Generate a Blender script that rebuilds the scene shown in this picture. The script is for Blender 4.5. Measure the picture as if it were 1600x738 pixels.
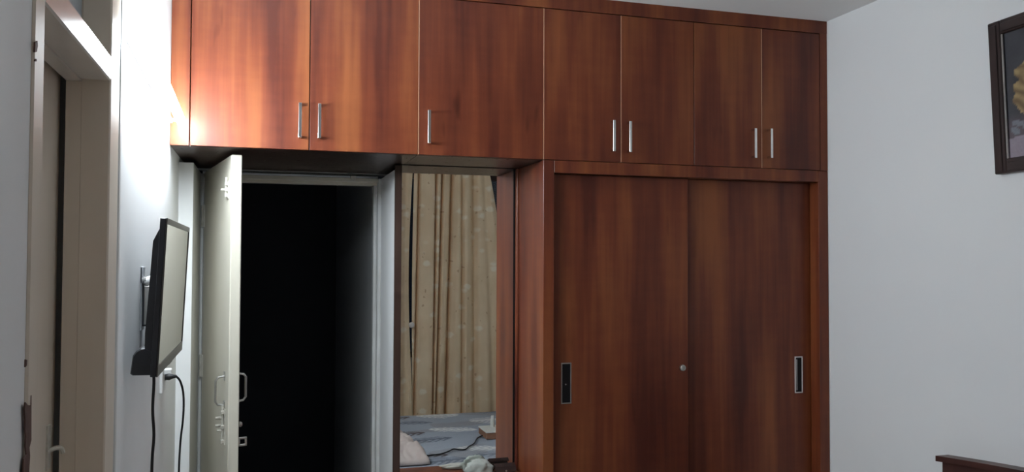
import bpy, bmesh, math, random
from mathutils import Vector, Matrix, noise
random.seed(7)
for o in list(bpy.data.objects): bpy.data.objects.remove(o)
scene = bpy.context.scene
col = scene.collection

# ------------------------------------------------------------------ camera
F = 1312.085                     # focal length in pixels of the 1600 x 738 frame
YAW, PITCH, ROLL = (math.radians(a) for a in (16.5585, 1.6641, 0.1975))
H = 1.68                         # camera height
fw = Vector((math.sin(YAW)*math.cos(PITCH), math.cos(YAW)*math.cos(PITCH), math.sin(PITCH)))
r0 = Vector((math.cos(YAW), -math.sin(YAW), 0)); u0 = r0.cross(fw)
rt = r0*math.cos(ROLL) + u0*math.sin(ROLL); up = u0*math.cos(ROLL) - r0*math.sin(ROLL)
cam_d = bpy.data.cameras.new('camera'); cam = bpy.data.objects.new('camera', cam_d); col.objects.link(cam)
cam_d.sensor_fit = 'HORIZONTAL'; cam_d.sensor_width = 36; cam_d.lens = F/1600*36; cam_d.clip_start = 0.02
cam.matrix_world = Matrix(((rt.x, up.x, -fw.x, 0), (rt.y, up.y, -fw.y, 0), (rt.z, up.z, -fw.z, H), (0, 0, 0, 1)))
scene.camera = cam

# ------------------------------------------------------------------ world, exposure
w = bpy.data.worlds.new('dusk'); scene.world = w; w.use_nodes = True
w.node_tree.nodes['Background'].inputs[0].default_value = (0.02, 0.026, 0.045, 1)   # dusk outside the window
w.node_tree.nodes['Background'].inputs[1].default_value = 0.25
scene.view_settings.view_transform = 'Standard'; scene.view_settings.look = 'None'
scene.view_settings.gamma = 1; scene.view_settings.use_curve_mapping = False
scene.view_settings.exposure = -0.06
scene.cycles.max_bounces = 16; scene.cycles.diffuse_bounces = 12; scene.cycles.glossy_bounces = 6
TUBE_STRENGTH = 215              # the room's only lamp: the wall tube light (built below)
TUBE_COLOR = (0.85, 0.94, 1.0, 1)

def ray(x, y):
    return rt*((x-800)/F) - up*((y-369)/F) + fw
def on(x, y, axis, v):           # pixel -> point on the plane axis = v
    d = ray(x, y); v0 = v - (H if axis == 2 else 0)
    p = d*(v0/d[axis]); return Vector((p.x, p.y, p.z+H))
MY = 3.33                        # plane of the mirror
def inm(x, y, axis, v):          # pixel seen in the mirror -> the real point in the room
    if axis == 1: v = 2*MY - v
    p = on(x, y, axis, v); return Vector((p.x, 2*MY - p.y, p.z))

# ------------------------------------------------------------------ materials
MATS = {}
def nt(name):
    m = bpy.data.materials.new(name); m.use_nodes = True; MATS[name] = m
    t = m.node_tree; b = t.nodes['Principled BSDF']
    return m, t, b
def N(t, kind, **kw):
    n = t.nodes.new(kind)
    for k, v in kw.items():
        if k.startswith('i_'): n.inputs[k[2:].replace('_', ' ')].default_value = v
        else: setattr(n, k, v)
    return n
def ramp(t, fac, stops):
    r = t.nodes.new('ShaderNodeValToRGB'); e = r.color_ramp.elements
    while len(e) < len(stops): e.new(0.5)
    for i, (p, c) in enumerate(stops): e[i].position = p; e[i].color = (*c, 1)
    t.links.new(fac, r.inputs[0]); return r
def coords(t, scale=(1, 1, 1), rnd=0.0):
    tc = N(t, 'ShaderNodeTexCoord'); mp = N(t, 'ShaderNodeMapping'); mp.inputs['Scale'].default_value = scale
    t.links.new(tc.outputs['Object'], mp.inputs['Vector'])
    if rnd:
        oi = N(t, 'ShaderNodeObjectInfo'); mu = N(t, 'ShaderNodeMath', operation='MULTIPLY'); mu.inputs[1].default_value = rnd
        t.links.new(oi.outputs['Random'], mu.inputs[0]); t.links.new(mu.outputs[0], mp.inputs['Location'])
    return mp.outputs[0]
def bump(t, b, h, strength, dist=0.002):
    n = N(t, 'ShaderNodeBump'); n.inputs['Strength'].default_value = strength; n.inputs['Distance'].default_value = dist
    t.links.new(h, n.inputs['Height']); t.links.new(n.outputs[0], b.inputs['Normal'])
def plain(name, c1, c2=None, rough=0.5, metal=0.0, scale=6.0, bmp=0.0, spec=0.5, stretch=(1, 1, 1), coat=0.0):
    m, t, b = nt(name)
    c2 = c2 or tuple(x*0.88 for x in c1)
    no = N(t, 'ShaderNodeTexNoise'); no.inputs['Scale'].default_value = scale; no.inputs['Detail'].default_value = 5
    t.links.new(coords(t, stretch), no.inputs['Vector'])
    r = ramp(t, no.outputs['Fac'], [(0.35, c2), (0.65, c1)])
    t.links.new(r.outputs[0], b.inputs['Base Color'])
    b.inputs['Roughness'].default_value = rough; b.inputs['Metallic'].default_value = metal
    b.inputs['Specular IOR Level'].default_value = spec; b.inputs['Coat Weight'].default_value = coat
    if bmp: bump(t, b, no.outputs['Fac'], bmp)
    return m
def wood(name, dark, mid, light, rough=0.32, spec=0.5):
    m, t, b = nt(name); b.inputs['Specular IOR Level'].default_value = spec
    v = coords(t, (1, 1, 1), 37.0)
    def noi(sc, stretch, det, rgh=0.55):
        mp = N(t, 'ShaderNodeMapping'); mp.inputs['Scale'].default_value = stretch
        t.links.new(v, mp.inputs['Vector'])
        n = N(t, 'ShaderNodeTexNoise'); n.inputs['Scale'].default_value = sc
        n.inputs['Detail'].default_value = det; n.inputs['Roughness'].default_value = rgh
        t.links.new(mp.outputs[0], n.inputs['Vector']); return n.outputs['Fac']
    broad = noi(7.0, (1, 1, 0.10), 3)          # wide vertical bands
    fine = noi(46.0, (1, 1, 0.035), 5)         # fine grain
    cross = noi(9.0, (1, 1, 3.2), 3)           # faint cross figure
    knots = noi(16.0, (1, 1, 0.22), 2)
    def mix(a, bb, f):
        x = N(t, 'ShaderNodeMix'); x.data_type = 'FLOAT'; x.inputs[0].default_value = f
        t.links.new(a, x.inputs[2]); t.links.new(bb, x.inputs[3]); return x.outputs[0]
    f = mix(mix(broad, fine, 0.20), cross, 0.06)
    r = ramp(t, f, [(0.37, dark), (0.5, mid), (0.63, light)])
    k = ramp(t, knots, [(0.70, (1, 1, 1)), (0.80, (0.55, 0.42, 0.38))])
    mm = N(t, 'ShaderNodeMix'); mm.data_type = 'RGBA'; mm.blend_type = 'MULTIPLY'; mm.inputs[0].default_value = 1
    t.links.new(r.outputs[0], mm.inputs[6]); t.links.new(k.outputs[0], mm.inputs[7])
    t.links.new(mm.outputs[2], b.inputs['Base Color'])
    rr = N(t, 'ShaderNodeMapRange'); rr.inputs[3].default_value = rough-0.05; rr.inputs[4].default_value = rough+0.08
    t.links.new(fine, rr.inputs[0]); t.links.new(rr.outputs[0], b.inputs['Roughness'])
    bump(t, b, fine, 0.05, 0.001)
    return m
wood('laminate', (0.074, 0.0145, 0.0075), (0.146, 0.034, 0.0135), (0.228, 0.070, 0.023), 0.36, 0.34)
wood('dark_wood', (0.025, 0.009, 0.008), (0.040, 0.014, 0.012), (0.058, 0.022, 0.018), 0.4)
wood('bed_wood', (0.030, 0.010, 0.009), (0.048, 0.017, 0.014), (0.068, 0.026, 0.020), 0.4)
plain('wall_paint', (0.83, 0.84, 0.845), (0.81, 0.82, 0.83), 0.75, scale=2.0, bmp=0.03)
plain('ceiling_paint', (0.84, 0.84, 0.83), (0.82, 0.82, 0.81), 0.85, scale=2.0)
plain('cream_paint', (0.60, 0.57, 0.49), (0.56, 0.525, 0.44), 0.38, scale=5.0, bmp=0.03)
plain('leaf_paint', (0.66, 0.63, 0.54), (0.62, 0.585, 0.49), 0.35, scale=4.0, stretch=(1, 1, 0.3))
plain('frame_white', (0.66, 0.67, 0.67), (0.60, 0.60, 0.58), 0.42, scale=9.0)
plain('gloss_paint', (0.70, 0.66, 0.61), (0.66, 0.62, 0.57), 0.24, scale=6.0)
plain('beige_paint', (0.68, 0.60, 0.51), (0.63, 0.55, 0.46), 0.45, scale=6.0, stretch=(1, 1, 0.3))
plain('transom_paint', (0.34, 0.37, 0.40), (0.30, 0.33, 0.36), 0.45)
plain('bare_wood', (0.12, 0.062, 0.048), (0.08, 0.04, 0.032), 0.75, scale=40, bmp=0.3)
plain('passage_lit', (0.80, 0.82, 0.84), (0.77, 0.79, 0.81), 0.6, scale=2)  # paler copy for the right wall: tube light through the doorway put into the colour
plain('passage_shade', (0.055, 0.062, 0.085), (0.045, 0.052, 0.075), 0.6, scale=2)  # darkness of the unlit passage put into the colour
plain('floor_tile', (0.62, 0.58, 0.52), (0.57, 0.53, 0.47), 0.2, scale=3)
plain('chrome', (0.78, 0.77, 0.75), (0.70, 0.69, 0.67), 0.18, 1.0, 20)
plain('satin_steel', (0.60, 0.59, 0.57), (0.5, 0.49, 0.47), 0.32, 1.0, 20)
plain('painted_metal', (0.62, 0.60, 0.54), (0.50, 0.48, 0.42), 0.35, 0.2, 60)
plain('black_recess', (0.010, 0.008, 0.009), (0.007, 0.006, 0.007), 0.6, scale=10, spec=0.2)
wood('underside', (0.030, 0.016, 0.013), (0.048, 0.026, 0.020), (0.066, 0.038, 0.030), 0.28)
plain('black_plastic', (0.016, 0.018, 0.026), (0.012, 0.014, 0.020), 0.38, scale=30)
plain('grey_plastic', (0.32, 0.33, 0.35), (0.27, 0.28, 0.30), 0.45, scale=20)
plain('bezel_plastic', (0.060, 0.054, 0.050), (0.050, 0.046, 0.043), 0.32, scale=20)
plain('screen_glass', (0.022, 0.022, 0.022), (0.019, 0.019, 0.020), 0.09, scale=3, coat=0.6)
plain('white_plastic', (0.74, 0.74, 0.73), (0.70, 0.70, 0.69), 0.35, scale=10)
plain('cable_rubber', (0.014, 0.014, 0.016), (0.010, 0.010, 0.012), 0.55, scale=40)
plain('picture_wood', (0.030, 0.016, 0.014), (0.020, 0.011, 0.010), 0.35, scale=14, stretch=(1, 1, 0.2))
plain('gilt_slip', (0.45, 0.44, 0.43), (0.36, 0.35, 0.34), 0.3, 0.7, 30)
plain('pink_cotton', (0.62, 0.53, 0.50), (0.54, 0.455, 0.43), 0.9, scale=14, bmp=0.25)
plain('grey_cloth', (0.50, 0.53, 0.49), (0.40, 0.43, 0.40), 0.85, scale=16, bmp=0.25)
plain('pale_cloth', (0.62, 0.60, 0.55), (0.52, 0.50, 0.46), 0.85, scale=16, bmp=0.25)
plain('dark_leather', (0.030, 0.014, 0.012), (0.018, 0.009, 0.008), 0.4, scale=40, bmp=0.2)
plain('lit_edge', (0.62, 0.36, 0.23), (0.55, 0.31, 0.19), 0.4)  # pale tone of lamp-lit door edges, painted in
plain('bright_rim', (0.76, 0.72, 0.70), (0.70, 0.66, 0.64), 0.3, 0.25, 20)
plain('carton', (0.33, 0.17, 0.10), (0.27, 0.13, 0.08), 0.6, scale=12)
plain('paper_white', (0.72, 0.72, 0.68), (0.66, 0.66, 0.62), 0.6, scale=12)
plain('mattress_cloth', (0.45, 0.44, 0.42), None, 0.9, scale=30)
m, t, b = nt('mirror_glass'); b.inputs['Metallic'].default_value = 1; b.inputs['Roughness'].default_value = 0.004
no = N(t, 'ShaderNodeTexNoise'); no.inputs['Scale'].default_value = 1.5; t.links.new(coords(t), no.inputs['Vector'])
t.links.new(ramp(t, no.outputs[0], [(0.3, (0.90, 0.925, 0.90)), (0.7, (0.91, 0.93, 0.91))]).outputs[0], b.inputs['Base Color'])
m, t, b = nt('window_glass'); b.inputs['Roughness'].default_value = 0.03; b.inputs['Transmission Weight'].default_value = 1
b.inputs['Base Color'].default_value = (0.6, 0.66, 0.7, 1); b.inputs['IOR'].default_value = 1.45
m, t, b = nt('tube_glow'); b.inputs['Base Color'].default_value = (0.9, 0.9, 0.9, 1)
b.inputs['Emission Color'].default_value = TUBE_COLOR; b.inputs['Emission Strength'].default_value = TUBE_STRENGTH
# curtain: beige weave, pale leaf sprigs, small rust flecks
m, t, b = nt('curtain_cloth')
v = coords(t, (1, 0.05, 1))
nz = N(t, 'ShaderNodeTexNoise'); nz.inputs['Scale'].default_value = 26; t.links.new(v, nz.inputs['Vector'])
mp = N(t, 'ShaderNodeMix'); mp.data_type = 'RGBA'; mp.blend_type = 'LINEAR_LIGHT'; mp.inputs[0].default_value = 0.018
t.links.new(v, mp.inputs[6]); t.links.new(nz.outputs['Color'], mp.inputs[7])
sc = N(t, 'ShaderNodeMapping'); sc.inputs['Scale'].default_value = (8.5, 1, 11.0); t.links.new(mp.outputs[2], sc.inputs['Vector'])
vo = N(t, 'ShaderNodeTexVoronoi'); vo.inputs['Scale'].default_value = 1.0; vo.inputs['Randomness'].default_value = 0.75; t.links.new(sc.outputs[0], vo.inputs['Vector'])
sprig = ramp(t, vo.outputs['Distance'], [(0.20, (0.75, 0.75, 0.75)), (0.33, (0, 0, 0))])
sc2 = N(t, 'ShaderNodeMapping'); sc2.inputs['Scale'].default_value = (16, 1, 13); sc2.inputs['Location'].default_value = (3.3, 0, 1.7); t.links.new(mp.outputs[2], sc2.inputs['Vector'])
vo2 = N(t, 'ShaderNodeTexVoronoi'); vo2.inputs['Scale'].default_value = 1.0; t.links.new(sc2.outputs[0], vo2.inputs['Vector'])
fleck = ramp(t, vo2.outputs['Distance'], [(0.10, (1, 1, 1)), (0.16, (0, 0, 0))])
mid = N(t, 'ShaderNodeTexNoise'); mid.inputs['Scale'].default_value = 5; t.links.new(v, mid.inputs['Vector'])
base = ramp(t, mid.outputs['Fac'], [(0.35, (0.720, 0.555, 0.375)), (0.65, (0.790, 0.635, 0.450))])
m1 = N(t, 'ShaderNodeMix'); m1.data_type = 'RGBA'; t.links.new(fleck.outputs[0], m1.inputs[0]); t.links.new(base.outputs[0], m1.inputs[6]); m1.inputs[7].default_value = (0.54, 0.38, 0.25, 1)
m2 = N(t, 'ShaderNodeMix'); m2.data_type = 'RGBA'; t.links.new(sprig.outputs[0], m2.inputs[0]); t.links.new(m1.outputs[2], m2.inputs[6]); m2.inputs[7].default_value = (0.86, 0.79, 0.67, 1)
t.links.new(m2.outputs[2], b.inputs['Base Color']); b.inputs['Roughness'].default_value = 0.85
wv = N(t, 'ShaderNodeTexNoise'); wv.inputs['Scale'].default_value = 300; t.links.new(v, wv.inputs['Vector']); bump(t, b, wv.outputs['Fac'], 0.2)
for nm in ('bedspread_print', 'canvas_print'):
    m, t, b = nt(nm)
    at = N(t, 'ShaderNodeVertexColor'); at.layer_name = 'print'
    no = N(t, 'ShaderNodeTexNoise'); no.inputs['Scale'].default_value = 120; t.links.new(coords(t), no.inputs['Vector'])
    rr = ramp(t, no.outputs['Fac'], [(0.3, (0.88, 0.88, 0.88)), (0.7, (1, 1, 1))])
    mm = N(t, 'ShaderNodeMix'); mm.data_type = 'RGBA'; mm.blend_type = 'MULTIPLY'; mm.inputs[0].default_value = 1
    t.links.new(at.outputs[0], mm.inputs[6]); t.links.new(rr.outputs[0], mm.inputs[7]); t.links.new(mm.outputs[2], b.inputs['Base Color'])
    b.inputs['Roughness'].default_value = 0.9 if nm[0] == 'b' else 0.6
    if nm[0] == 'b': bump(t, b, no.outputs['Fac'], 0.2)

# ------------------------------------------------------------------ mesh helpers (all shapes are given in room coordinates)
class MB:
    def __init__(s): s.bm = bmesh.new()
    def box(s, x0, x1, y0, y1, z0, z1, bev=0.0, seg=1):
        vs = [s.bm.verts.new((x, y, z)) for z in (z0, z1) for (x, y) in ((x0, y0), (x1, y0), (x1, y1), (x0, y1))]
        fs = [s.bm.faces.new([vs[i] for i in q]) for q in ((3, 2, 1, 0), (4, 5, 6, 7), (0, 1, 5, 4), (1, 2, 6, 5), (2, 3, 7, 6), (3, 0, 4, 7))]
        if bev: bmesh.ops.bevel(s.bm, geom=list({e for f in fs for e in f.edges}), offset=bev, segments=seg, affect='EDGES', profile=0.5)
        return s
    def obox(s, o, ax, ay, az, a0, a1, b0, b1, c0, c1, bev=0.0, seg=1):     # box in a frame (o; ax, ay, az)
        t = MB().box(a0, a1, b0, b1, c0, c1, bev, seg)
        for v in t.bm.verts: v.co = o + ax*v.co.x + ay*v.co.y + az*v.co.z
        return s.join(t)
    def join(s, t):
        me = bpy.data.meshes.new('tmp'); t.bm.to_mesh(me); s.bm.from_mesh(me); bpy.data.meshes.remove(me); t.bm.free(); return s
    def prism(s, pts, axis, a0, a1):          # polygon extruded along a room axis; pts in the two other axes
        def p3(p, a):
            q = list(p); q.insert(axis, a); return q
        A = [s.bm.verts.new(p3(p, a0)) for p in pts]; B = [s.bm.verts.new(p3(p, a1)) for p in pts]; n = len(pts)
        s.bm.faces.new(A); s.bm.faces.new(B[::-1])
        for i in range(n): s.bm.faces.new((A[i], B[i], B[(i+1) % n], A[(i+1) % n]))
        return s
    def tube(s, pts, r, n=8, caps=True):
        pts = [Vector(p) for p in pts]; rings = []
        rr = r if isinstance(r, (list, tuple)) else [r]*len(pts)
        ref = None
        for i, p in enumerate(pts):
            d = (pts[min(i+1, len(pts)-1)] - pts[max(i-1, 0)]).normalized()
            if ref is None: ref = Vector((0, 0, 1)) if abs(d.z) < 0.9 else Vector((1, 0, 0))
            a = d.cross(ref).normalized(); bb = a.cross(d).normalized(); ref = bb
            rings.append([s.bm.verts.new(p + (a*math.cos(2*math.pi*k/n) + bb*math.sin(2*math.pi*k/n))*rr[i]) for k in range(n)])
        for A, B in zip(rings, rings[1:]):
            for k in range(n): s.bm.faces.new((A[k], A[(k+1) % n], B[(k+1) % n], B[k]))
        if caps: s.bm.faces.new(rings[0][::-1]); s.bm.faces.new(rings[-1])
        return s
    def grid(s, fn, nu, nv, closed=False):
        V = [[s.bm.verts.new(fn(i/nu, j/nv)) for j in range(nv+1)] for i in range(nu+1)]
        for i in range(nu):
            for j in range(nv): s.bm.faces.new((V[i][j], V[i+1][j], V[i+1][j+1], V[i][j+1]))
        return s
    def build(s, name, mat, parent=None, base=None, smooth=False, solid=0.0):
        L = root_of(parent) if parent is not None else Vector(base if base is not None else (0, 0, 0))
        bmesh.ops.recalc_face_normals(s.bm, faces=s.bm.faces)
        for v in s.bm.verts: v.co -= L
        me = bpy.data.meshes.new(name); s.bm.to_mesh(me); s.bm.free()
        me.materials.append(MATS[mat])
        if smooth: me.shade_smooth()
        o = bpy.data.objects.new(name, me); col.objects.link(o)
        if parent is not None: o.parent = parent
        else: o.location = L
        if solid:
            md = o.modifiers.new('thickness', 'SOLIDIFY'); md.thickness = solid; md.offset = 0
        return o
def root_of(o):
    L = Vector(o.location)
    while o.parent: o = o.parent; L += Vector(o.location)
    return L
def box(name, mat, parent, x0, x1, y0, y1, z0, z1, bev=0.0, base=None, seg=1):
    return MB().box(x0, x1, y0, y1, z0, z1, bev, seg).build(name, mat, parent, base)
def tag(o, label, cat, group=None, kind=None):
    o['label'] = label; o['category'] = cat
    if group: o['group'] = group
    if kind: o['kind'] = kind
    return o
def thing(name, label, cat, loc, group=None, kind=None):
    o = bpy.data.objects.new(name, None); col.objects.link(o); o.location = loc; o.empty_display_size = 0.1
    return tag(o, label, cat, group, kind)
def smooth_path(P, n=8):
    P = [Vector(p) for p in P]; out = []
    for i in range(len(P)-1):
        a, b_, c, d = P[max(i-1, 0)], P[i], P[i+1], P[min(i+2, len(P)-1)]
        for k in range(n):
            u = k/n
            out.append(0.5*((2*b_) + (c-a)*u + (2*a-5*b_+4*c-d)*u*u + (3*b_-a-3*c+d)*u**3))
    out.append(P[-1]); return out
X, Y, Z = Vector((1, 0, 0)), Vector((0, 1, 0)), Vector((0, 0, 1))

# ------------------------------------------------------------------ the room
XL, XR, YB, YW, ZC = -0.3006, 2.2785, -0.42, 3.0, 2.695       # left wall, right wall, rear wall, cupboard front, ceiling
ZL = H + 0.3815                                              # underside of the loft cupboards
YF = 3.735                                                   # front of the door frame in its recess
def st(o, label, cat): return tag(o, label, cat, kind='structure')
st(box('floor', 'floor_tile', None, XL-.3, XR+.15, YB-.15, YF+.1, -0.08, 0), 'pale tiled bedroom floor', 'floor')
st(box('ceiling', 'ceiling_paint', None, XL-.3, XR+.15, YB-.15, YF+.25, ZC, ZC+.08), 'flat off white bedroom ceiling', 'ceiling')
st(box('wall_right', 'wall_paint', None, XR, XR+.12, YB-.15, YF+.25, 0, ZC), 'plain bluish white wall carrying the framed picture', 'wall')
D2A, D2B, D2T = 1.258, 1.990, 2.42                            # side door: frame from, to, top of the frame
wl = MB().box(XL-.2, XL, YB-.15, D2A, 0, ZC).box(XL-.2, XL, D2B, YF+.25, 0, ZC).box(XL-.2, XL, D2A, D2B, D2T, ZC).box(XL-.3, XL-.2, D2A-.1, D2B+.1, 0, ZC)
st(wl.build('wall_left', 'wall_paint'), 'white wall carrying the television and the tube light', 'wall')
wb = MB().box(XL, -.250, MY+.012, YF+.085, 0, ZL-.02).box(.505, XR, MY+.012, YF+.085, 0, ZL-.02).box(XL, XR, YF+.005, YF+.25, ZL, ZC)
st(wb.build('wall_back', 'wall_paint'), 'white wall with the deep door recess below the loft cupboards', 'wall')
WX0, WX1, WZ0, WZ1 = 1.16, 2.08, 0.85, 2.43                   # window behind the curtains
wr = MB().box(XL-.2, WX0, YB-.15, YB, 0, ZC).box(WX1, XR, YB-.15, YB, 0, ZC).box(WX0, WX1, YB-.15, YB, 0, WZ0).box(WX0, WX1, YB-.15, YB, WZ1, ZC)
st(wr.build('wall_rear', 'wall_paint'), 'white window wall opposite the cupboards', 'wall')
wn = thing('window_1', 'dark window behind the beige curtains', 'window', ((WX0+WX1)/2, YB-.08, WZ0), kind='structure')
fr = MB().box(WX0, WX0+.05, YB-.11, YB-.05, WZ0, WZ1).box(WX1-.05, WX1, YB-.11, YB-.05, WZ0, WZ1).box(WX0, WX1, YB-.11, YB-.05, WZ0, WZ0+.05).box(WX0, WX1, YB-.11, YB-.05, WZ1-.05, WZ1).box(1.6, 1.64, YB-.11, YB-.05, WZ0, WZ1)
fr.build('window_frame', 'dark_wood', wn)
box('pane', 'window_glass', wn, WX0+.05, 1.6, YB-.085, YB-.08, WZ0+.05, WZ1-.05); box('pane', 'window_glass', wn, 1.64, WX1-.05, YB-.085, YB-.08, WZ0+.05, WZ1-.05)
# dark passage beyond the open door
PX0, PX1, PY1, PZ = -.95, .53, 6.4, 2.5
st(box('wall_passage_right', 'passage_lit', None, PX1, PX1+.08, YF+.085, PY1, 0, PZ), 'passage wall beside the door opening, coloured pale for the light it catches', 'wall')
st(box('wall_passage_left', 'passage_shade', None, PX0-.08, PX0, YF+.085, PY1, 0, PZ), 'unlit blue grey passage wall behind the open door', 'wall')
st(box('wall_passage_end', 'passage_shade', None, PX0-.08, PX1+.08, PY1, PY1+.08, 0, PZ), 'unlit end wall of the dark passage', 'wall')
st(MB().box(PX0-.08, -.25, YF+.086, YF+.12, 0, PZ).box(.505, PX1+.08, YF+.086, YF+.12, 0, PZ).box(-.25, .505, YF+.086, YF+.12, ZL, PZ).build('wall_passage_front', 'passage_shade'), 'passage side of the door wall', 'wall')
st(box('floor_passage', 'passage_shade', None, PX0-.08, PX1+.08, YF+.1, PY1+.08, -.08, 0), 'dark passage floor beyond the open door', 'floor')
st(box('ceiling_passage', 'passage_shade', None, PX0-.08, PX1+.08, YF+.25, PY1+.08, PZ, PZ+.08), 'dark passage ceiling beyond the open door', 'ceiling')
g = on(532, 412, 1, PY1-.02)
hk = thing('wall_hook', 'tiny metal hook glinting on the dark passage end wall', 'hook', (g.x, PY1-.004, g.z))
box('back_plate', 'chrome', hk, g.x-.012, g.x+.012, PY1-.006, PY1, g.z-.02, g.z+.02, .002)
MB().tube(smooth_path([(g.x, PY1-.005, g.z), (g.x, PY1-.035, g.z-.01), (g.x, PY1-.045, g.z+.015)], 4), .005).build('peg', 'chrome', hk, smooth=True)

# ------------------------------------------------------------------ open door in the recess
d1 = thing('door_1', 'open cream panel door with white frame below the loft cupboards', 'door', (.13, YF, 0), kind='structure')
hz = H + .332
jl = MB().box(-.250, -.238, YF, YF+.085, 0, ZL-.021, .002).box(-.238, -.205, YF+.038, YF+.085, 0, hz, .002)
jl.build('door_jamb', 'frame_white', d1)
MB().box(.490, .505, YF, YF+.085, 0, ZL-.021, .002).box(.476, .490, YF+.038, YF+.085, 0, hz, .002).build('door_jamb', 'frame_white', d1)
hd = MB().box(-.238, .490, YF, YF+.038, hz+.012, ZL-.021, .002).box(-.238, .490, YF+.036, YF+.085, hz, ZL-.021, .002).build('door_head', 'cream_paint', d1)
k = on(552, 277, 1, YF)
MB().box(k.x-.013, k.x+.013, YF-.008, YF+.001, k.z-.012, k.z+.006, .002).box(k.x-.009, k.x+.009, YF-.008, YF-.004, k.z-.018, k.z-.011, .001).build('bolt_keeper', 'painted_metal', hd)
A = Vector((-.236, 3.722, 0)); B = Vector((-.1055, 3.055, 0)); U = (B-A).normalized(); LEN = (B-A).length; NR = Vector((-U.y, U.x, 0))
if NR.x < 0: NR = -NR                                         # away from the television, towards the opening
LT = H + .364
leaf = MB().obox(A, U, NR, Z, .004, LEN, 0, .036, .012, LT, .003, 1).build('door_leaf', 'leaf_paint', d1)
def leafpt(x, y, off=0.0):       # pixel -> (u, z) on the visible face of the leaf
    d = ray(x, y); n = -NR; tt = (A - Vector((0, 0, 0))).dot(n)/Vector((d.x, d.y, 0)).dot(n)
    p = d*tt; return (Vector((p.x, p.y, 0))-A).dot(U), p.z+H
def on_leaf(u, n, z): return A + U*u - NR*n + Z*z             # n: height above the visible face
# pull handles (one each side)
def pull(u, z0, z1, side):
    s_ = 1 if side else -1
    f = (lambda n: n) if side else (lambda n: -.036-n)
    P = [on_leaf(u, f(0), z0), on_leaf(u, f(.022), z0+.003), on_leaf(u, f(.030), z0+.014), on_leaf(u, f(.030), z1-.014), on_leaf(u, f(.022), z1-.003), on_leaf(u, f(0), z1)]
    mb = MB().tube(P, .0045, 8)
    for z in (z0, z1): mb.obox(on_leaf(u, f(0), z), U, -NR*s_ , Z, -.012, .012, -.001, .003, -.016, .016, .001)
    return mb.build('pull_handle', 'satin_steel', leaf, smooth=False)
u, z1 = leafpt(351, 588); _, z0 = leafpt(351, 634); pull(LEN-.085, z0, z1, True)
z1 = on(377, 585, 1, B.y+.03).z; z0 = on(377, 629, 1, B.y+.03).z; pull(LEN-.05, z0, z1, False)
def tower_bolt(u, z0, z1, knob):
    mb = MB().obox(on_leaf(u, 0, 0), U, -NR, Z, -.012, .012, -.001, .003, z0, z1, .001)
    mb.tube([on_leaf(u, .007, z0+.004), on_leaf(u, .007, z1+.012)], .0045, 8)
    for z in (z0+.012, (z0+z1)/2, z1-.012): mb.obox(on_leaf(u, 0, z), U, -NR, Z, -.009, .009, 0, .013, -.006, .006, .001)
    mb.tube([on_leaf(u, .008, knob), on_leaf(u, .026, knob)], .004, 8)
    return mb.build('tower_bolt', 'painted_metal', leaf)
u, zt = leafpt(354, 284); _, zb = leafpt(354, 312); tower_bolt(LEN-.06, zb, zt, (zb+zt)/2)
u, zt = leafpt(352, 640); _, zb = leafpt(352, 697); tower_bolt(LEN-.075, zb, zt, zb+.05)
for y in (652, 664):
    _, z = leafpt(345, y); MB().tube([on_leaf(LEN-.14, -.002, z), on_leaf(LEN-.14, .022, z)], [.007, .005], 8).build('stud', 'painted_metal', leaf)
# knob and hasp on the far side, showing past the leaf edge
z = on(375, 664, 1, B.y+.03).z
MB().tube([on_leaf(LEN-.03, -.034, z), on_leaf(LEN-.03, -.046, z), on_leaf(LEN-.03, -.052, z)], [.006, .010, .006], 10).build('knob', 'satin_steel', leaf)
z1 = on(378, 683, 1, B.y+.03).z; z0 = on(378, 697, 1, B.y+.03).z
hs = MB()
for (c0, c1, e0, e1) in ((z0, z0+.007, .036, .066), (z1-.007, z1, .036, .066), (z0, z1, .036, .043), (z0, z1, .059, .066)):
    hs.obox(A, U, NR, Z, LEN-.020, LEN-.014, e0, e1, c0, c1, .0008)
hs.build('hasp', 'satin_steel', leaf)
for zc in (H+.18, H-.44, .35):
    MB().tube([A - NR*.004 + U*.002 + Z*(zc-.045), A - NR*.004 + U*.002 + Z*(zc+.045)], .006, 8).obox(A, U, -NR, Z, .0, .03, -.001, .002, zc-.045, zc+.045).build('hinge', 'painted_metal', leaf)

# ------------------------------------------------------------------ closed side door in the left wall
d2 = thing('door_2', 'closed beige side door with transom in a chipped painted frame', 'door', (XL, (D2A+D2B)/2, 0), kind='structure')
JA, JB = 1.312, 1.848; FX = XL + .004                          # clear opening between the jambs
LZ0, LZ1 = H+.360, H+.410
nj = MB().box(XL-.052, FX, D2A, JA, 0, D2T, .003).box(XL-.078, XL-.05, D2A, JA-.012, 0, D2T).build('door_jamb', 'beige_paint', d2)
fj = MB().box(XL-.052, FX, JB, 1.952, 0, D2T, .003).box(XL-.078, XL-.05, JB+.001, 1.952, 0, D2T).build('door_jamb', 'beige_paint', d2)
MB().box(XL-.03, XL+.002, 1.953, 1.968, 0, D2T, .004, 2).box(XL-.03, FX, 1.968, D2B, 0, D2T, .003).build('architrave', 'frame_white', d2)
li = MB().box(XL-.052, FX, JA, JB, LZ0, LZ1, .003).box(XL-.078, XL-.05, JA, JB, LZ0-.004, LZ1).build('lintel', 'gloss_paint', d2)
box('transom_panel', 'transom_paint', d2, XL-.066, XL-.052, JA, JB, LZ1, D2T-.05); box('transom_rail', 'beige_paint', d2, XL-.052, FX, JA, JB, D2T-.05, D2T)
lf2 = MB().box(XL-.125, XL-.092, JA-.03, JB+.02, .012, LZ0+.02, .002).build('door_leaf', 'beige_paint', d2)
p = on(80, 705, 0, XL-.085)
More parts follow.
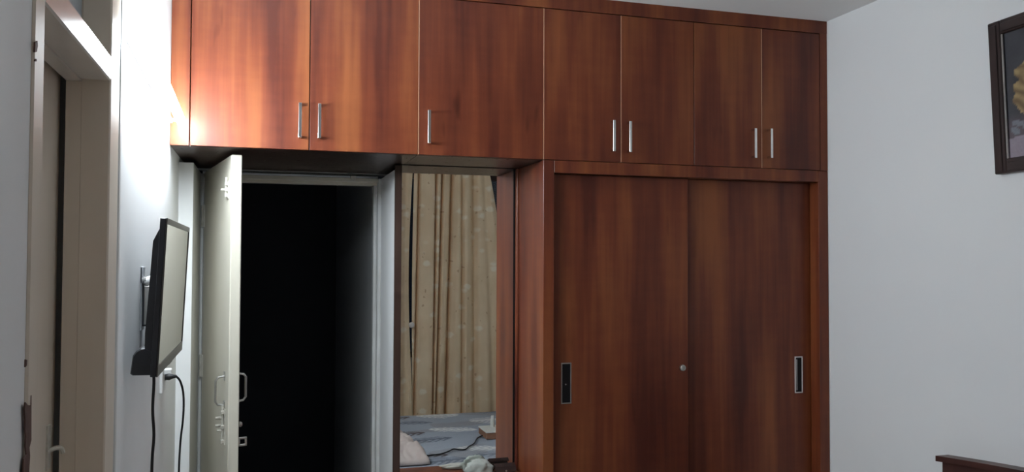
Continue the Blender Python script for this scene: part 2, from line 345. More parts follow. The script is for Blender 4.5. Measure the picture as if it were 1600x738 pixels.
MB().obox(Vector((0, 0, 0)), X, Y, Z, XL-.093, XL-.088, p.y-.012, p.y+.012, p.z-.035, p.z+.05, .001).tube(smooth_path([(XL-.09, p.y, p.z), (XL-.078, p.y+.006, p.z+.004), (XL-.070, p.y+.012, p.z+.001), (XL-.067, p.y+.014, p.z-.008)], 5), .0045, 8).build('hook_latch', 'painted_metal', lf2)
# chipped paint down the near jamb
def chip(pts, name='chipped_patch'):
    mb = MB(); P = [on(x, y, 0, FX+.0008) for x, y in pts]
    mb.prism([(q.y, q.z) for q in P], 0, FX-.001, FX+.0010); return mb.build(name, 'bare_wood', nj)
chip([(49, 618), (48.5, 633), (46, 634), (43, 633), (40, 629), (38.5, 640), (40, 655), (39.5, 671), (41, 682), (40, 697), (41.5, 710), (37.5, 718), (36.5, 738), (36.0, 760), (45, 760), (45.5, 738), (47, 712), (46, 700), (49, 688), (49, 660), (49, 640)])
chip([(55.0, 66), (54.5, 82), (57.5, 81), (59, 72), (58.5, 64)])
chip([(40.5, 562), (40, 574), (42, 571), (42.5, 563)])
chip([(55.5, 92), (55, 96), (57.5, 96), (57.5, 92)])

# ------------------------------------------------------------------ loft cupboards
DT = .019                                                     # door thickness
loft_x = [on(x, y, 1, YW).x for x, y in ((296, 226), (483, 235), (653.6, 240), (849.3, 250), (970.5, 200), (1084.5, 200), (1190.3, 200), (1281.5, 200))]
ZD0, ZD1 = ZL, H+.3206*3
handle_px = [(469, 160, 215), (499.5, 161, 216.5), (671, 171.5, 224), (960, 187.5, 236.5), (985.5, 189, 238), (1181, 200, 247), (1206, 200.5, 247)]
hm = None
def bar_handle(parent, x, zc, L):
    global hm
    if hm is None:
        s = .5
        mb = MB().box(-.0055, .0055, -.030, -.0235, -.0605, .0605, .0012).box(-.0045, .0045, -.026, .001, .051, .0600, .001).box(-.0045, .0045, -.026, .001, -.0600, -.051, .001)
        hm = bpy.data.meshes.new('bar_handle'); mb.bm.to_mesh(hm); mb.bm.free(); hm.materials.append(MATS['chrome'])
    o = bpy.data.objects.new('handle', hm); col.objects.link(o); o.parent = parent
    o.location = Vector((x, YW, zc)) - root_of(parent); return o
units = [((0, 1), XL, loft_x[2], YF, 'two-door wooden loft cabinet above the open cream door'),
         ((2,), loft_x[2], loft_x[3], MY, 'single-door wooden loft cabinet above the mirror'),
         ((3, 4), loft_x[3], loft_x[5], MY+.2, 'two-door wooden loft cabinet beside the single-door one, above the sliding wardrobe'),
         ((5, 6), loft_x[5], XR, MY+.2, 'two-door wooden loft cabinet in the corner against the plain white wall')]
hi = 0
for doors, x0, x1, yb, lab in units:
    t_ = thing('loft_cabinet', lab, 'cabinet', ((x0+x1)/2, YW+.15, ZL), 'loft cabinets under the ceiling')
    x0b, x1b = x0+.001, x1-.001; y0 = YW+DT+.002
    zb0 = ZL+.0
    bd = MB().box(x0b, x1b, y0, yb, zb0, zb0+.018).box(x0b, x1b, y0, yb, ZD1-.018, ZD1).box(x0b, x0b+.018, y0, yb, zb0+.018, ZD1-.018).box(x1b-.018, x1b, y0, yb, zb0+.018, ZD1-.018).box(x0b+.018, x1b-.018, yb-.01, yb, zb0+.018, ZD1-.018)
    if len(doors) == 2:
        c = loft_x[doors[1]]; bd.box(c-.009, c+.009, y0, yb-.01, zb0+.018, ZD1-.018)
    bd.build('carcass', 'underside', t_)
    if doors[0] == 0: box('filler_panel', 'laminate', t_, XL+.001, loft_x[0]-.0015, YW, YW+DT, ZL, ZD1, .001)
    if doors[-1] == 6: box('filler_panel', 'laminate', t_, loft_x[7]+.0005, XR-.001, YW, YW+DT, ZL, ZD1, .0005)
    for d in doors:
        a, b_ = loft_x[d], loft_x[d+1]
        dr = box('door', 'laminate', t_, a+.0016, b_-.0016, YW, YW+DT, ZD0+.001, ZD1-.003, .001)
        if d in (2, 3, 4, 6): box('lit_edge', 'lit_edge', dr, a-.0006, a+.0014, YW-.0004, YW+DT, ZD0+.001, ZD1-.003)  # added strip: lamp light on the door's left edge, as colour
        hx, h0, h1 = handle_px[d]; p = on(hx, (h0+h1)/2, 1, YW-.027)
        bar_handle(dr, p.x, p.z, .12)
st(box('trim_1', 'laminate', None, XL+.001, XR-.001, YW-.001, YW+.03, ZD1, ZC, .0006), 'long wooden fascia board between the loft cabinets and the ceiling', 'trim')

# ------------------------------------------------------------------ sliding wardrobe
WX = loft_x[3]
wd = thing('sliding_wardrobe', 'reddish brown two-door sliding wardrobe beneath the loft cabinets', 'wardrobe', ((WX+XR)/2, 3.15, 0))
ZT = H + .1112*3
box('side_panel', 'laminate', wd, WX, WX+.043, YW, MY+.008, 0, ZL-.001, .0015)
RX = on(1279.5, 400, 1, YW).x
box('side_panel', 'laminate', wd, RX, XR-.001, YW, MY+.008, 0, ZL-.001, .0015)
box('top_rail', 'laminate', wd, WX+.0435, RX-.0005, YW, MY+.008, ZT, ZL-.001, .001)
box('plinth', 'laminate', wd, WX+.0435, RX-.0005, YW, MY, 0, .08, .001)
SX = on(1075.5, 400, 1, YW+.03).x
def sdoor(x0, x1, y, px0, px1, py0, py1, rimmat='satin_steel'):
    dr = box('sliding_door', 'laminate', wd, x0, x1, y, y+.02, .082, ZT-.002, .001)
    a, b_ = on(px0, py0, 1, y), on(px1, py1, 1, y); zt, zb, xa, xb = a.z, b_.z, a.x, b_.x; rim = .0045
    r = MB()
    for q in ((xa, xb, zt-rim, zt), (xa, xb, zb, zb+rim), (xa, xa+rim, zb+rim, zt-rim), (xb-rim, xb, zb+rim, zt-rim)):
        r.box(q[0], q[1], y-.003, y+.001, q[2], q[3], .0008)
    r.build('flush_handle_rim', rimmat, dr)
    cup = MB().box(xa+rim, xb-rim, y-.0010, y-.0004, zb+rim, zt-rim)
    cup.build('flush_handle_cup', 'black_recess', dr)
    return dr, xa, xb, zb, zt
dl, xa, xb, zb, zt = sdoor(WX+.046, SX, YW+.034, 876.5, 892.5, 567.5, 631)
MB().tube([(xa+.019, YW+.031, (zb+zt)/2-.004), (xa+.019, YW+.0325, (zb+zt)/2-.004)], .003, 8).build('screw', 'satin_steel', dl)
p = on(1066.5, 575, 1, YW+.03)
lk = MB().tube([(p.x, YW+.035, p.z), (p.x, YW+.024, p.z), (p.x, YW+.021, p.z)], [.013, .012, .008], 14).box(p.x-.002, p.x+.002, YW+.010, YW+.022, p.z-.008, p.z+.008, .0005)
lk.build('lock', 'satin_steel', dl)
dr2, xa, xb, zb, zt = sdoor(SX-.03, RX-.002, YW+.057, 1241.5, 1254, 557.5, 614, 'bright_rim')
box('flush_handle_grip', 'bright_rim', dr2, xa+.0085, xa+.0105, YW+.054, YW+.0562, zb+.012, zt-.012, .0003)

# ------------------------------------------------------------------ mirror and dressing shelf
mr = thing('dressing_mirror', 'tall wall mirror with brown edge strip reflecting the bed and curtains', 'mirror', (.77, MY, .86))
SZ = H - .862                                                 # top of the dressing shelf
box('mirror_glass', 'mirror_glass', mr, .530, WX-.020, MY, MY+.004, SZ+.002, ZL-.003)
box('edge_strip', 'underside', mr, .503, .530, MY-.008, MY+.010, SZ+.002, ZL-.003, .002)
box('joint_strip', 'black_recess', mr, WX-.0195, WX-.0125, MY-.003, MY+.004, SZ+.002, ZL-.003)
MB().prism([(WX-.0015 - .0105*math.cos(a), MY-.004 - .0105*math.sin(a)) for a in (math.pi*i/14 for i in range(8))] + [(WX-.0015, MY+.004), (WX-.012, MY+.004)], 2, SZ+.002, ZL-.003).build('edge_bead', 'laminate', mr)
sh = thing('dressing_shelf', 'brown wooden shelf below the tall mirror', 'shelf', (.76, 3.22, SZ-.25))
box('shelf_board', 'laminate', sh, .505, WX-.002, 3.175, MY-.0085, SZ-.025, SZ, .002)
box('drawer_box', 'laminate', sh, .515, WX-.002, 3.205, MY+.008, SZ-.25, SZ-.0255, .002)
fr_ = box('drawer_front', 'laminate', sh, .530, WX-.02, 3.185, 3.204, SZ-.23, SZ-.03, .002)
MB().tube([(.76, 3.186, SZ-.13), (.76, 3.165, SZ-.13)], [.008, .012], 10).build('knob', 'chrome', fr_)

def crumple(name, mat, c, size, seed, amp=0.25, label=None, cat=None, fold=3.0, sub=4):
    bm_ = bmesh.new(); bmesh.ops.create_icosphere(bm_, subdivisions=sub, radius=1)
    sd = Vector((seed*3.1, seed*7.7, seed*1.3))
    for v in bm_.verts:
        d = v.co.normalized()
        n1 = noise.noise(d*fold*.6 + sd); n2 = abs(noise.noise(d*fold + sd*2)); n3 = abs(noise.noise(d*fold*2.3 + sd))
        r = 1 + amp*(n1*1.2 - n2*1.1 - n3*.5)
        q = d*r; q.z = max(q.z, -0.55)
        v.co = Vector((q.x*size[0], q.y*size[1], (q.z+.55)*size[2]))
    zmin = min(v.co.z for v in bm_.verts)
    for v in bm_.verts: v.co.z -= zmin; v.co += Vector(c)
    mb = MB(); mb.bm.free(); mb.bm = bm_
    o = mb.build(name, mat, None, c, smooth=True); return tag(o, label, cat)
crumple('folded_cloth', 'pale_cloth', (.800, 3.232, SZ+.0005), (.085, .026, .014), 3, .22, 'crumpled off white cloth lying on the mirror shelf', 'cloth')
crumple('plastic_bag', 'grey_cloth', (.845, 3.296, SZ+.0005), (.062, .020, .040), 5, .24, 'crumpled grey green bag leaning at the foot of the mirror', 'bag')
po_ = thing('pouch', 'dark brown leather pouch on the mirror shelf beside the wardrobe', 'pouch', (.950, 3.28, SZ))
pz = SZ+.0005
MB().prism([(3.262, pz), (3.304, pz), (3.306, pz+.010), (3.296, pz+.030), (3.284, pz+.038), (3.272, pz+.030), (3.260, pz+.010)], 0, .912, .984).build('body', 'dark_leather', po_)
MB().prism([(3.2715, pz+.0305), (3.284, pz+.0385), (3.297, pz+.0300), (3.299, pz+.0320), (3.284, pz+.0425), (3.2660, pz+.0330), (3.2560, pz+.0140), (3.2585, pz+.0125)], 0, .906, .990).build('flap', 'dark_leather', po_)
MB().tube([(.948, 3.2585, pz+.0165), (.948, 3.2555, pz+.0175)], .004, 10).build('clasp', 'satin_steel', po_)

# ------------------------------------------------------------------ tube light
tl = thing('tube_light', 'lit white tube light on its batten high on the wall', 'lamp', (XL, 2.45, 2.12))
ta, tb = Vector((XL, 2.015, H+.500)), Vector((XL, 2.955, H+.452)); T = (tb-ta).normalized(); TZ = X.cross(T); TL = (tb-ta).length
MB().obox(ta, T, X, TZ, .03, TL-.01, .0005, .014, -.007, .007, .002).build('batten', 'white_plastic', tl)
for s0 in (.030, TL-.034):
    MB().obox(ta, T, X, TZ, s0, s0+.004, .0142, .0285, -.005, .005).build('clip', 'white_plastic', tl)
def half(a0, a1, r, name, mat):
    mb = MB(); n = 14; R0, R1 = [], []
    for i in range(n+1):
        an = a0 + (a1-a0)*i/n; d = X*(.040+math.cos(an)*r) + TZ*math.sin(an)*r
        R0.append(mb.bm.verts.new(ta+d)); R1.append(mb.bm.verts.new(ta+T*TL+d))
    for i in range(n): mb.bm.faces.new((R0[i], R0[i+1], R1[i+1], R1[i]))
    mb.bm.faces.new((R0[0], R1[0], R1[-1], R0[-1])); mb.bm.faces.new(R0); mb.bm.faces.new(R1[::-1])
    mb.build(name, mat, tl)
half(math.radians(-135), math.radians(125), .0145, 'diffuser', 'tube_glow')
half(math.radians(128), math.radians(222), .0138, 'tube_back', 'white_plastic')

# ------------------------------------------------------------------ television on its wall bracket
bt = Vector((-.2290, 2.085, H-.271)); tt_ = Vector((-.2125, 2.085, H+.0955))
TU = (tt_-bt).normalized(); TN = Vector((TU.z, 0, -TU.x)); TH = (tt_-bt).length; TW = .618     # up, front normal, height, width (along Y)
tv = thing('television', 'black flat screen television tilted down on the white wall', 'television', bt)
MB().obox(bt, Y, TU, TN, 0, TW, 0, TH, -.014, -.001, .0015).build('front_frame', 'black_plastic', tv)
bz = MB()
for q in ((0, TW, TH-.014, TH), (0, TW, 0, .026), (0, .007, .026, TH-.014), (TW-.012, TW, .026, TH-.014)): bz.obox(bt, Y, TU, TN, q[0], q[1], q[2], q[3], -.001, .0022, .0006)
bz.build('bezel', 'bezel_plastic', tv)
MB().obox(bt, Y, TU, TN, .007, TW-.012, .026, TH-.014, -.0009, .0006).build('screen', 'screen_glass', tv)
MB().obox(bt, Y, TU, TN, TW*.44, TW*.56, -.004, .0, -.006, .001, .001).build('sensor_lug', 'grey_plastic', tv)
# back housing: slanted top, straight sides, deep speaker bulge along the bottom
prof = [(.028, -.0145), (.318, -.0145), (.340, -.0150), (.312, -.0265), (.10, -.031), (.070, -.030), (.028, -.026)]
hs = MB(); ring = []
for s0 in (.006, TW-.006): ring.append([hs.bm.verts.new(bt + Y*s0 + TU*a + TN*c) for a, c in prof])
n = len(prof); hs.bm.faces.new(ring[0]); hs.bm.faces.new(ring[1][::-1])
for i in range(n): hs.bm.faces.new((ring[0][i], ring[1][i], ring[1][(i+1) % n], ring[0][(i+1) % n]))
hs.build('back_housing', 'black_plastic', tv)
prof = [(.003, -.0145), (.060, -.0145), (.066, -.030), (.065, -.038), (.058, -.048), (.047, -.0545), (.006, -.0575), (.002, -.052)]
sp = MB(); rings = []
for s0, k_ in ((.004, .93), (.012, 1.0), (TW-.012, 1.0), (TW-.004, .93)): rings.append([sp.bm.verts.new(bt + Y*s0 + TU*(.03+(a-.03)*k_) + TN*(-.0145+(c+.0145)*k_)) for a, c in prof])
n = len(prof); sp.bm.faces.new(rings[0]); sp.bm.faces.new(rings[-1][::-1])
for R0, R1 in zip(rings, rings[1:]):
    for i in range(n): sp.bm.faces.new((R0[i], R1[i], R1[(i+1) % n], R0[(i+1) % n]))
sp.build('speaker_housing', 'black_plastic', tv)
bk = thing('television_bracket', 'grey steel wall bracket holding the television', 'bracket', (XL, 2.40, H-.10))
MB().box(XL+.0003, XL+.004, 2.352, 2.41, H-.185, H-.02, .001).box(XL+.0003, XL+.008, 2.352, 2.362, H-.062, H-.02, .001).build('wall_plate', 'grey_plastic', bk)
MB().tube([(XL+.004, 2.375, H-.062), (XL+.036, 2.385, H-.050)], .012, 14).build('arm', 'white_plastic', bk, smooth=True)
fp = MB().box(XL+.006, XL+.034, 2.366, 2.370, H-.172, H-.070, .0008).build('tilt_plate', 'satin_steel', bk)
MB().box(XL+.005, XL+.008, 2.360, 2.3655, H-.174, H-.068).box(XL+.005, XL+.034, 2.360, 2.3655, H-.174, H-.170).build('plate_edge', 'black_plastic', fp)
for zz in (H-.118, H-.145): box('slot', 'black_recess', fp, XL+.020, XL+.026, 2.3645, 2.3658, zz-.006, zz+.006)
MB().tube([(XL+.004, 2.352, H-.052), (XL+.014, 2.352, H-.052)], .006, 8).build('bolt', 'chrome', bk)

# ------------------------------------------------------------------ socket, plug and cables
SY = 2.86; sk = on(252, 590, 1, SY); so = thing('wall_socket', 'white wall socket below the television', 'socket', (XL, SY, sk.z-.04))
box('face_plate', 'white_plastic', so, XL+.0003, XL+.009, SY-.045, SY+.045, sk.z-.045, sk.z+.045, .002)
box('switch', 'white_plastic', so, XL+.009, XL+.013, SY+.014, SY+.032, sk.z-.014, sk.z+.014, .001)
pp = on(260, 581, 1, SY); zp = on(260, 588, 1, SY).z
pc = thing('power_cord', 'black plug and cord hanging from the wall socket', 'cord', (pp.x, SY, 0))
MB().box(XL+.0092, XL+.032, SY-.016, SY+.012, pp.z-.010, pp.z+.010, .004, 2).build('adapter', 'white_plastic', pc)
MB().tube([(XL+.0135, SY-.022, zp), (XL+.026, SY-.022, zp), (XL+.036, SY-.022, zp+.001), (XL+.048, SY-.022, zp+.001)], [.009, .0105, .007, .004], 12).build('plug', 'cable_rubber', pc, smooth=True)
C = [(XL+.046, SY-.022, zp+.001)] + [tuple(on(x, y, 1, yy)) for x, y, yy in ((274, 587.5, 2.85), (281, 595, 2.86), (286, 612, 2.88), (287, 635, 2.90), (285.5, 660, 2.91), (282, 690, 2.92), (279.5, 738, 2.92), (279, 800, 2.92), (278, 900, 2.9))]
C += [(C[-1][0], 2.88, .03), (C[-1][0]-.01, 2.75, .008), (C[-1][0]+.02, 2.6, .008)]
MB().tube(smooth_path(C, 6), .0034, 8).build('cord', 'cable_rubber', pc, smooth=True)
C = [tuple(on(x, y, 1, 2.13)) for x, y in ((240, 583), (240.5, 600), (238.5, 640), (240.5, 680), (238, 715), (237, 760), (236, 900), (236, 1100))]
C += [(C[-1][0], 2.14, .12), (C[-1][0]+.01, 2.2, .008), (C[-1][0], 2.4, .008)]
tag(MB().tube(smooth_path(C, 6), .0034, 8).build('signal_cable', 'cable_rubber', None, (C[0][0], 2.13, 0), smooth=True), 'black cable dropping straight from the underside of the television', 'cable')

# ------------------------------------------------------------------ framed picture on the plain wall
pt_, pbm = on(1547.5, 37, 0, XR-.032), on(1557, 273, 0, XR-.019)
PY = pbm.y + .003; PZ0, PZ1 = pbm.z, pt_.z; PWD = .40
pu = Vector((-.012, .010, PZ1-PZ0)); PHt = pu.length; pu.normalize(); pn = Vector((-pu.z, 0, pu.x)).normalized(); pv = pu.cross(pn).normalized()
if pv.y > 0: pv = -pv
po = Vector((XR-.020, PY, PZ0))
pf = thing('framed_picture', 'dark framed painting hung on the plain white wall', 'picture', po)
fw_ = .046
def pbox(name, mat, a0, a1, b0, b1, c0, c1, bev=.0): return MB().obox(po, pv, pu, pn, a0, a1, b0, b1, c0, c1, bev)
for q in ((0, fw_, 0, PHt), (PWD-fw_, PWD, 0, PHt), (fw_, PWD-fw_, 0, fw_), (fw_, PWD-fw_, PHt-fw_, PHt)):
    pbox('frame_rail', 'picture_wood', q[0], q[1], q[2], q[3], -.017, .004, .003).join(pbox('', '', q[0]+.006, q[1]-.012, q[2]+.006, q[3]-.012, .0035, .008, .002)).build('frame_rail', 'picture_wood', pf)
for q in ((fw_, fw_+.007, fw_, PHt-fw_), (PWD-fw_-.007, PWD-fw_, fw_, PHt-fw_)): pbox('', '', q[0], q[1], q[2], q[3], -.004, .001, .001).build('inner_slip', 'gilt_slip', pf)
def paint(u, v):                 # a dim still life: dark ground, a golden jug, pale pinkish table
    c = Vector((.012, .013, .018)).lerp(Vector((.045, .045, .055)), .5+.5*noise.noise(Vector((u*5, v*6, 2))))
    if v < .36: c = c.lerp(Vector((.10, .075, .085)), min(1, (.36-v)/.12)*.9)
    if v < .15+.10*u: c = c.lerp(Vector((.30, .25, .30)), .85)
    uu = u + .05*noise.noise(Vector((u*7, v*9, 5))); vv = v + .04*noise.noise(Vector((u*8, v*8, 7)))
    def ell(cx, cy, rx, ry): return ((uu-cx)/rx)**2 + ((vv-cy)/ry)**2
    for cx, cy, rx, ry in ((.32, .66, .20, .09), (.24, .46, .13, .12), (.52, .50, .20, .17), (.20, .56, .10, .05)):
        if ell(cx, cy, rx, ry) < 1:
            k = (.5+.5*math.sin(vv*60+uu*34))*(.5+.5*noise.noise(Vector((u*12, v*12, 3)))); c = Vector((.14, .085, .035)).lerp(Vector((.50, .37, .16)), k)
    for cx, cy in ((.14, .28), (.22, .24), (.30, .30), (.38, .25), (.5, .28), (.66, .26), (.1, .2)):
        if ell(cx, cy, .05, .035) < 1: c = Vector((.16, .17, .20))
    return c
cv = MB().grid(lambda a, b_: po + pv*(fw_-.002+a*(PWD-2*fw_+.004)) + pu*(fw_-.002+b_*(PHt-2*fw_+.004)) + pn*(-.006), 60, 80).build('canvas', 'canvas_print', pf)
def print_colors(o, fn):
    at_ = o.data.color_attributes.new('print', 'FLOAT_COLOR', 'POINT')
    buf = []
    for v in o.data.vertices: buf += [*fn(v.co), 1.0]
    at_.data.foreach_set('color', buf)
def cvf(co):
    d = co; return paint((d.dot(pv)-fw_)/(PWD-2*fw_), (d.dot(pu)-fw_)/(PHt-2*fw_))
print_colors(cv, cvf)

# ------------------------------------------------------------------ bed, bedspread and the things lying on it
BX0, BX1, BY0, BY1, BZ = .36, 2.17, .20, 2.30, .48
bed = thing('bed', 'dark wooden bed with arched headboard against the plain white wall', 'bed', ((BX0+BX1)/2, (BY0+BY1)/2, 0))
HX = XR - .051
prof = [on(x, y, 0, HX) for x, y in ((1463, 712.3), (1500, 716.5), (1540, 722.5), (1600, 733.5))]
ymax = prof[0].y; ym = (BY0-.02+ymax)/2; ztop = prof[0].z; zrise = .058
def arch(y): s_ = abs(y-ym)/(ymax-ym); return ztop + zrise*(1-s_**2.0)
ys = [ymax - (ymax-(2*ym-ymax))*i/40 for i in range(41)]
def band(a, b_, x0, x1, y_in): 
    yy = [min(max(y, 2*ym-ymax+y_in), ymax-y_in) for y in ys]
    pts = [(y, arch(y)+b_) for y in yy] + [(y, (arch(y)+a) if a is not None else .02) for y in reversed(yy)]
    out = []
    for p in pts:
        if not out or (abs(p[0]-out[-1][0])+abs(p[1]-out[-1][1])) > 1e-5: out.append(p)
    return MB().prism(out, 0, x0, x1)
band(None, -.019, HX+.008, XR-.004, .018).build('headboard', 'bed_wood', bed)
band(-.0185, 0, HX-.004, XR-.002, 0).build('headboard_cap', 'bed_wood', bed)
MB().box(BX0+.02, BX1+.055, BY0+.03, BY0+.055, .12, .32, .003).build('side_rail', 'bed_wood', bed)
MB().box(BX0+.02, BX1+.055, BY1-.055, BY1-.03, .12, .32, .003).build('side_rail', 'bed_wood', bed)
box('foot_rail', 'bed_wood', bed, BX0, BX0+.02, BY0+.03, BY1-.03, .12, .34, .003)
for x in (BX0+.03, BX1-.04):
    for y in (BY0+.06, BY1-.12): box('leg', 'bed_wood', bed, x, x+.06, y, y+.06, 0, .12, .003)
box('mattress', 'mattress_cloth', bed, BX0+.03, BX1+.04, BY0+.02, BY1-.02, .20, BZ-.008, .03, None, 3)
# printed bedspread: feather motifs in white, brown and slate on blue grey
feathers = []                    # cx, cy, half length, half width, angle, colour, density
WHT, BRN, SLT = Vector((.80, .82, .82)), Vector((.090, .060, .062)), Vector((.130, .155, .205))
def fe(x0, y0, x1, y1, hw, c, dens):
    a, b_ = inm(x0, y0, 2, BZ), inm(x1, y1, 2, BZ); m_ = (a+b_)/2; d = b_-a
    feathers.append((m_.x, m_.y, d.length/2, hw*1.75, math.atan2(d.y, d.x), c, dens))
for q in ((650, 651, 716, 648, .085, WHT, 1.0), (670, 671.5, 746, 671.5, .055, WHT, 1.0), (735, 659, 776, 655, .085, WHT, .7), (708, 701.5, 790, 700, .055, WHT, 1.0),
          (612, 655, 640, 652, .05, BRN, 1.0), (618, 662, 676, 660, .055, SLT, .8), (610, 682, 664, 676, .060, BRN, 1.0), (628, 691, 706, 684, .060, SLT, .9), (644, 714, 700, 711, .04, BRN, 1.0),
          (655, 725, 730, 716, .070, SLT, .9), (735, 645, 790, 643, .05, SLT, .6), (745, 684, 800, 682, .05, SLT, .7), (740, 712, 800, 708, .05, SLT, .6)): fe(*q)
for i in range(60):
    x, y = random.uniform(BX0, BX1), random.uniform(BY0, BY1)
    if all((x-f[0])**2 + ((y-f[1])*1.6)**2 > .21**2 for f in feathers) and not (.8 < x < 1.75 and .2 < y < 1.9):
        feathers.append((x, y, random.uniform(.16, .24), .06, random.uniform(-.3, .3), random.choice((WHT, BRN, SLT)), 1.0))
def spread_color(co, off):
    x, y = co.x+off.x, co.y+off.y
    n1 = noise.noise(Vector((x*3.2, y*3.2, 1)))*.5+.5
    c = Vector((.330, .375, .460)).lerp(Vector((.430, .470, .550)), n1)
    if noise.noise(Vector((x*2.1, y*4.0, 9))) > .18: c = c.lerp(Vector((.33, .335, .36)), .7)
    for cx, cy, hl, hw, an, fc, dens in feathers:
        dx, dy = x-cx, y-cy; s_ = (dx*math.cos(an)+dy*math.sin(an))/hl; t_ = (-dx*math.sin(an)+dy*math.cos(an))/hw
        if abs(s_) < 1 and abs(t_) < 1:
            wdt = (1-s_*s_)**.6*(.75+.25*noise.noise(Vector((x*40, y*40, 0))))
            if abs(t_) < wdt:
                barb = math.sin((s_*hl + abs(t_)*hw*1.1)*2*math.pi/.050)
                k = .92 if (abs(t_) < .12 or barb > (-.25 if fc is WHT else .0)) else .12
                c = c.lerp(fc, k*dens if abs(t_) > .12 else k)
    return c
def spread(u, v):
    ex = .03; L = (BX1-BX0) + .30; x = BX0-.30 + u*L; y = BY0-.30 + v*(BY1-BY0+.60); z = BZ
    def drape(a, lo, hi):
        if a < lo: d = lo-a; return lo-.012-min(d, .03)*.2, d
        if a > hi: d = a-hi; return hi+.012+min(d, .03)*.2, d
        return a, 0
    X_, dx = drape(x, BX0, 99); Y_, dy = drape(y, BY0, BY1)
    z -= max(dx, dy)
    if dx == 0 and dy == 0: z += .004*noise.noise(Vector((x*5, y*5, 4))) + .002*noise.noise(Vector((x*14, y*14, 4)))
    else: X_ += (-.008*math.sin(y*22) if dx else 0); Y_ += (.006*math.sin(x*25)*(1 if y > BY1 else -1) if dy else 0)
    return (X_, Y_, z)
bs = MB().grid(spread, 330, 380).build('bedspread', 'bedspread_print', None, ((BX0+BX1)/2, (BY0+BY1)/2, BZ), smooth=True)
offv = Vector(bs.location); print_colors(bs, lambda co: spread_color(co, offv))
tag(bs, 'blue grey bedspread with white and brown feather print covering the bed', 'bedspread')
# pale pink quilt bunched on the bed
qa, qb = inm(627, 672, 2, BZ+.02), inm(655, 726, 2, BZ)
def quilt(u, v):
    y = .62 + 1.16*v; edge = .835 + .115*math.sin(min(1, v*1.05)*math.pi*.5)*1.0 - .10*(1-v)**2
    x = .42 + (edge-.42)*u
    e = min(u, 1-u, v, 1-v); h = .085*min(1, e/.12)**.5
    h += (
          .034*noise.noise(Vector((x*7, y*6, 3))) + .020*abs(noise.noise(Vector((x*22, y*16, 5)))))*min(1, e/.05)
    h += (.016*math.sin(y*31 + x*9 + 2.5*noise.noise(Vector((x*5, y*5, 1)))) - .03*math.exp(-((y-1.42-.25*(x-.7))/.018)**2))*min(1, e/.06)
    return (x + .030*noise.noise(Vector((x*6, y*9, 8))), y, BZ + .006 + max(h, .0))
tag(MB().grid(quilt, 60, 90).build('quilt', 'pink_cotton', None, (.65, 1.3, BZ), smooth=True, solid=.008), 'rumpled pale pink quilt lying on the bedspread', 'quilt')
# carton with a white bottle on it
b0 = inm(760, 687.5, 2, BZ+.004)
ct = thing('carton', 'flat brown carton with a white lid lying on the bedspread', 'box', (b0.x+.09, b0.y-.1, BZ+.005))
box('carton_body', 'carton', ct, b0.x, b0.x+.19, b0.y-.21, b0.y, BZ+.005, BZ+.046, .002)
box('lid', 'paper_white', ct, b0.x-.002, b0.x+.192, b0.y-.212, b0.y+.002, BZ+.0465, BZ+.056, .002)
b1 = inm(769.5, 667, 2, BZ+.056); bo = thing('bottle', 'small white bottle standing on the carton lid', 'bottle', (b1.x, b1.y, BZ+.056))
MB().tube([(b1.x, b1.y, BZ+.0563), (b1.x, b1.y, BZ+.058), (b1.x, b1.y, BZ+.108), (b1.x, b1.y, BZ+.112)], [.0145, .0155, .0155, .012], 20).build('body', 'paper_white', bo)
MB().tube([(b1.x, b1.y, BZ+.1125), (b1.x, b1.y, BZ+.130), (b1.x, b1.y, BZ+.132)], [.0115, .0115, .010], 16).build('cap', 'white_plastic', bo)
C = [inm(x, y, 2, BZ+.011) for x, y in ((754, 681), (746, 685), (741, 693), (733, 698), (727, 702.5), (718, 703), (709, 702), (700, 706), (688, 710), (672, 712), (660, 713))]
tag(MB().tube(smooth_path(C, 6), .0048, 8).build('charging_cable', 'cable_rubber', None, C[5], smooth=True), 'dark charging cable winding over the bedspread from the carton', 'cable')

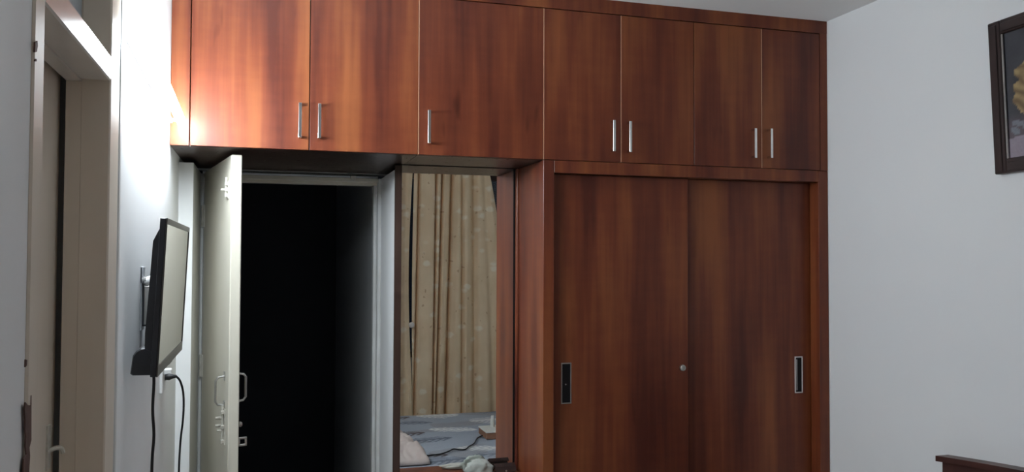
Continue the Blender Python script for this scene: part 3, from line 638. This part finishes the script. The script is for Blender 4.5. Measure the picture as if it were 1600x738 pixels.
# ------------------------------------------------------------------ curtains on a rod over the window
CY = YB + .09; CZT = 2.47
folds_r = [(1.262, 1.225, .060, .011), (1.405, 1.385, .065, .010), (1.462, 1.412, .075, .012), (1.548, 1.495, .085, .016), (1.575, 1.525, .030, .022), (1.632, 1.640, .050, .016), (1.735, 1.760, .055, .024), (1.835, 1.93, .030, .03)]
def fold_depth(x, f, folds, wide=1.0):
    d = 0
    for a, b_, dp, wd_ in folds:
        c = a + (b_-a)*f; d -= dp*math.exp(-((x-c)/(wd_*wide))**2)
    return d
def curtain_right(u, v):
    f = 1-v; z = .06 + (CZT-.06)*v
    x0 = 1.215 - .018*math.sin(f*math.pi) + .012*f; x1 = 1.862 + .40*f**.9
    x = x0 + (x1-x0)*u
    y = CY + .030 + .010*math.sin(x*24 + f*.8) + .003*math.sin(x*61+f*2) + fold_depth(x, f, folds_r)
    if u > .94: y -= (u-.94)*.5
    return (x, y, z)
def curtain_left(u, v):
    f = 1-v; z = .06 + (CZT-.06)*v
    x1 = 1.207 - .030*math.sin(min(1, f*1.3)*math.pi) + .004*f; x0 = .66
    x = x0 + (x1-x0)*u
    y = CY + .026 + .024*math.sin(x*36+.6) + .004*math.sin(x*80+1)
    if u > .95: y -= (u-.95)*.4
    return (x, y, z)
tag(MB().grid(curtain_right, 420, 60).build('curtain', 'curtain_cloth', None, (1.6, CY, 0), smooth=True, solid=.003), 'wide beige patterned curtain drawn across the dark window', 'curtain', 'beige curtains at the window')
tag(MB().grid(curtain_left, 220, 50).build('curtain', 'curtain_cloth', None, (.95, CY, 0), smooth=True, solid=.003), 'narrower beige patterned curtain hanging beside the metal tieback knob', 'curtain', 'beige curtains at the window')
rd = thing('curtain_rod', 'metal curtain rod above the window', 'curtain rod', (1.4, CY, CZT))
MB().tube([(.6, CY, CZT+.03), (2.26, CY, CZT+.03)], .012, 12).build('rod', 'satin_steel', rd)
for x in (.68, 1.42, 2.2): box('bracket', 'satin_steel', rd, x-.01, x+.01, YB+.0005, CY-.0125, CZT+.015, CZT+.045, .002)
kn = inm(643, 508, 1, CY+.05)
ko = thing('tieback_knob', 'small shiny round tieback knob between the two curtains', 'knob', (kn.x, YB, kn.z))
MB().tube([(kn.x, YB+.0005, kn.z), (kn.x, CY+.046, kn.z)], .005, 8).build('stem', 'chrome', ko)
MB().tube([(kn.x, CY+.0465, kn.z), (kn.x, CY+.052, kn.z), (kn.x, CY+.060, kn.z), (kn.x, CY+.066, kn.z)], [.012, .024, .024, .014], 18).build('knob_head', 'bright_rim', ko)
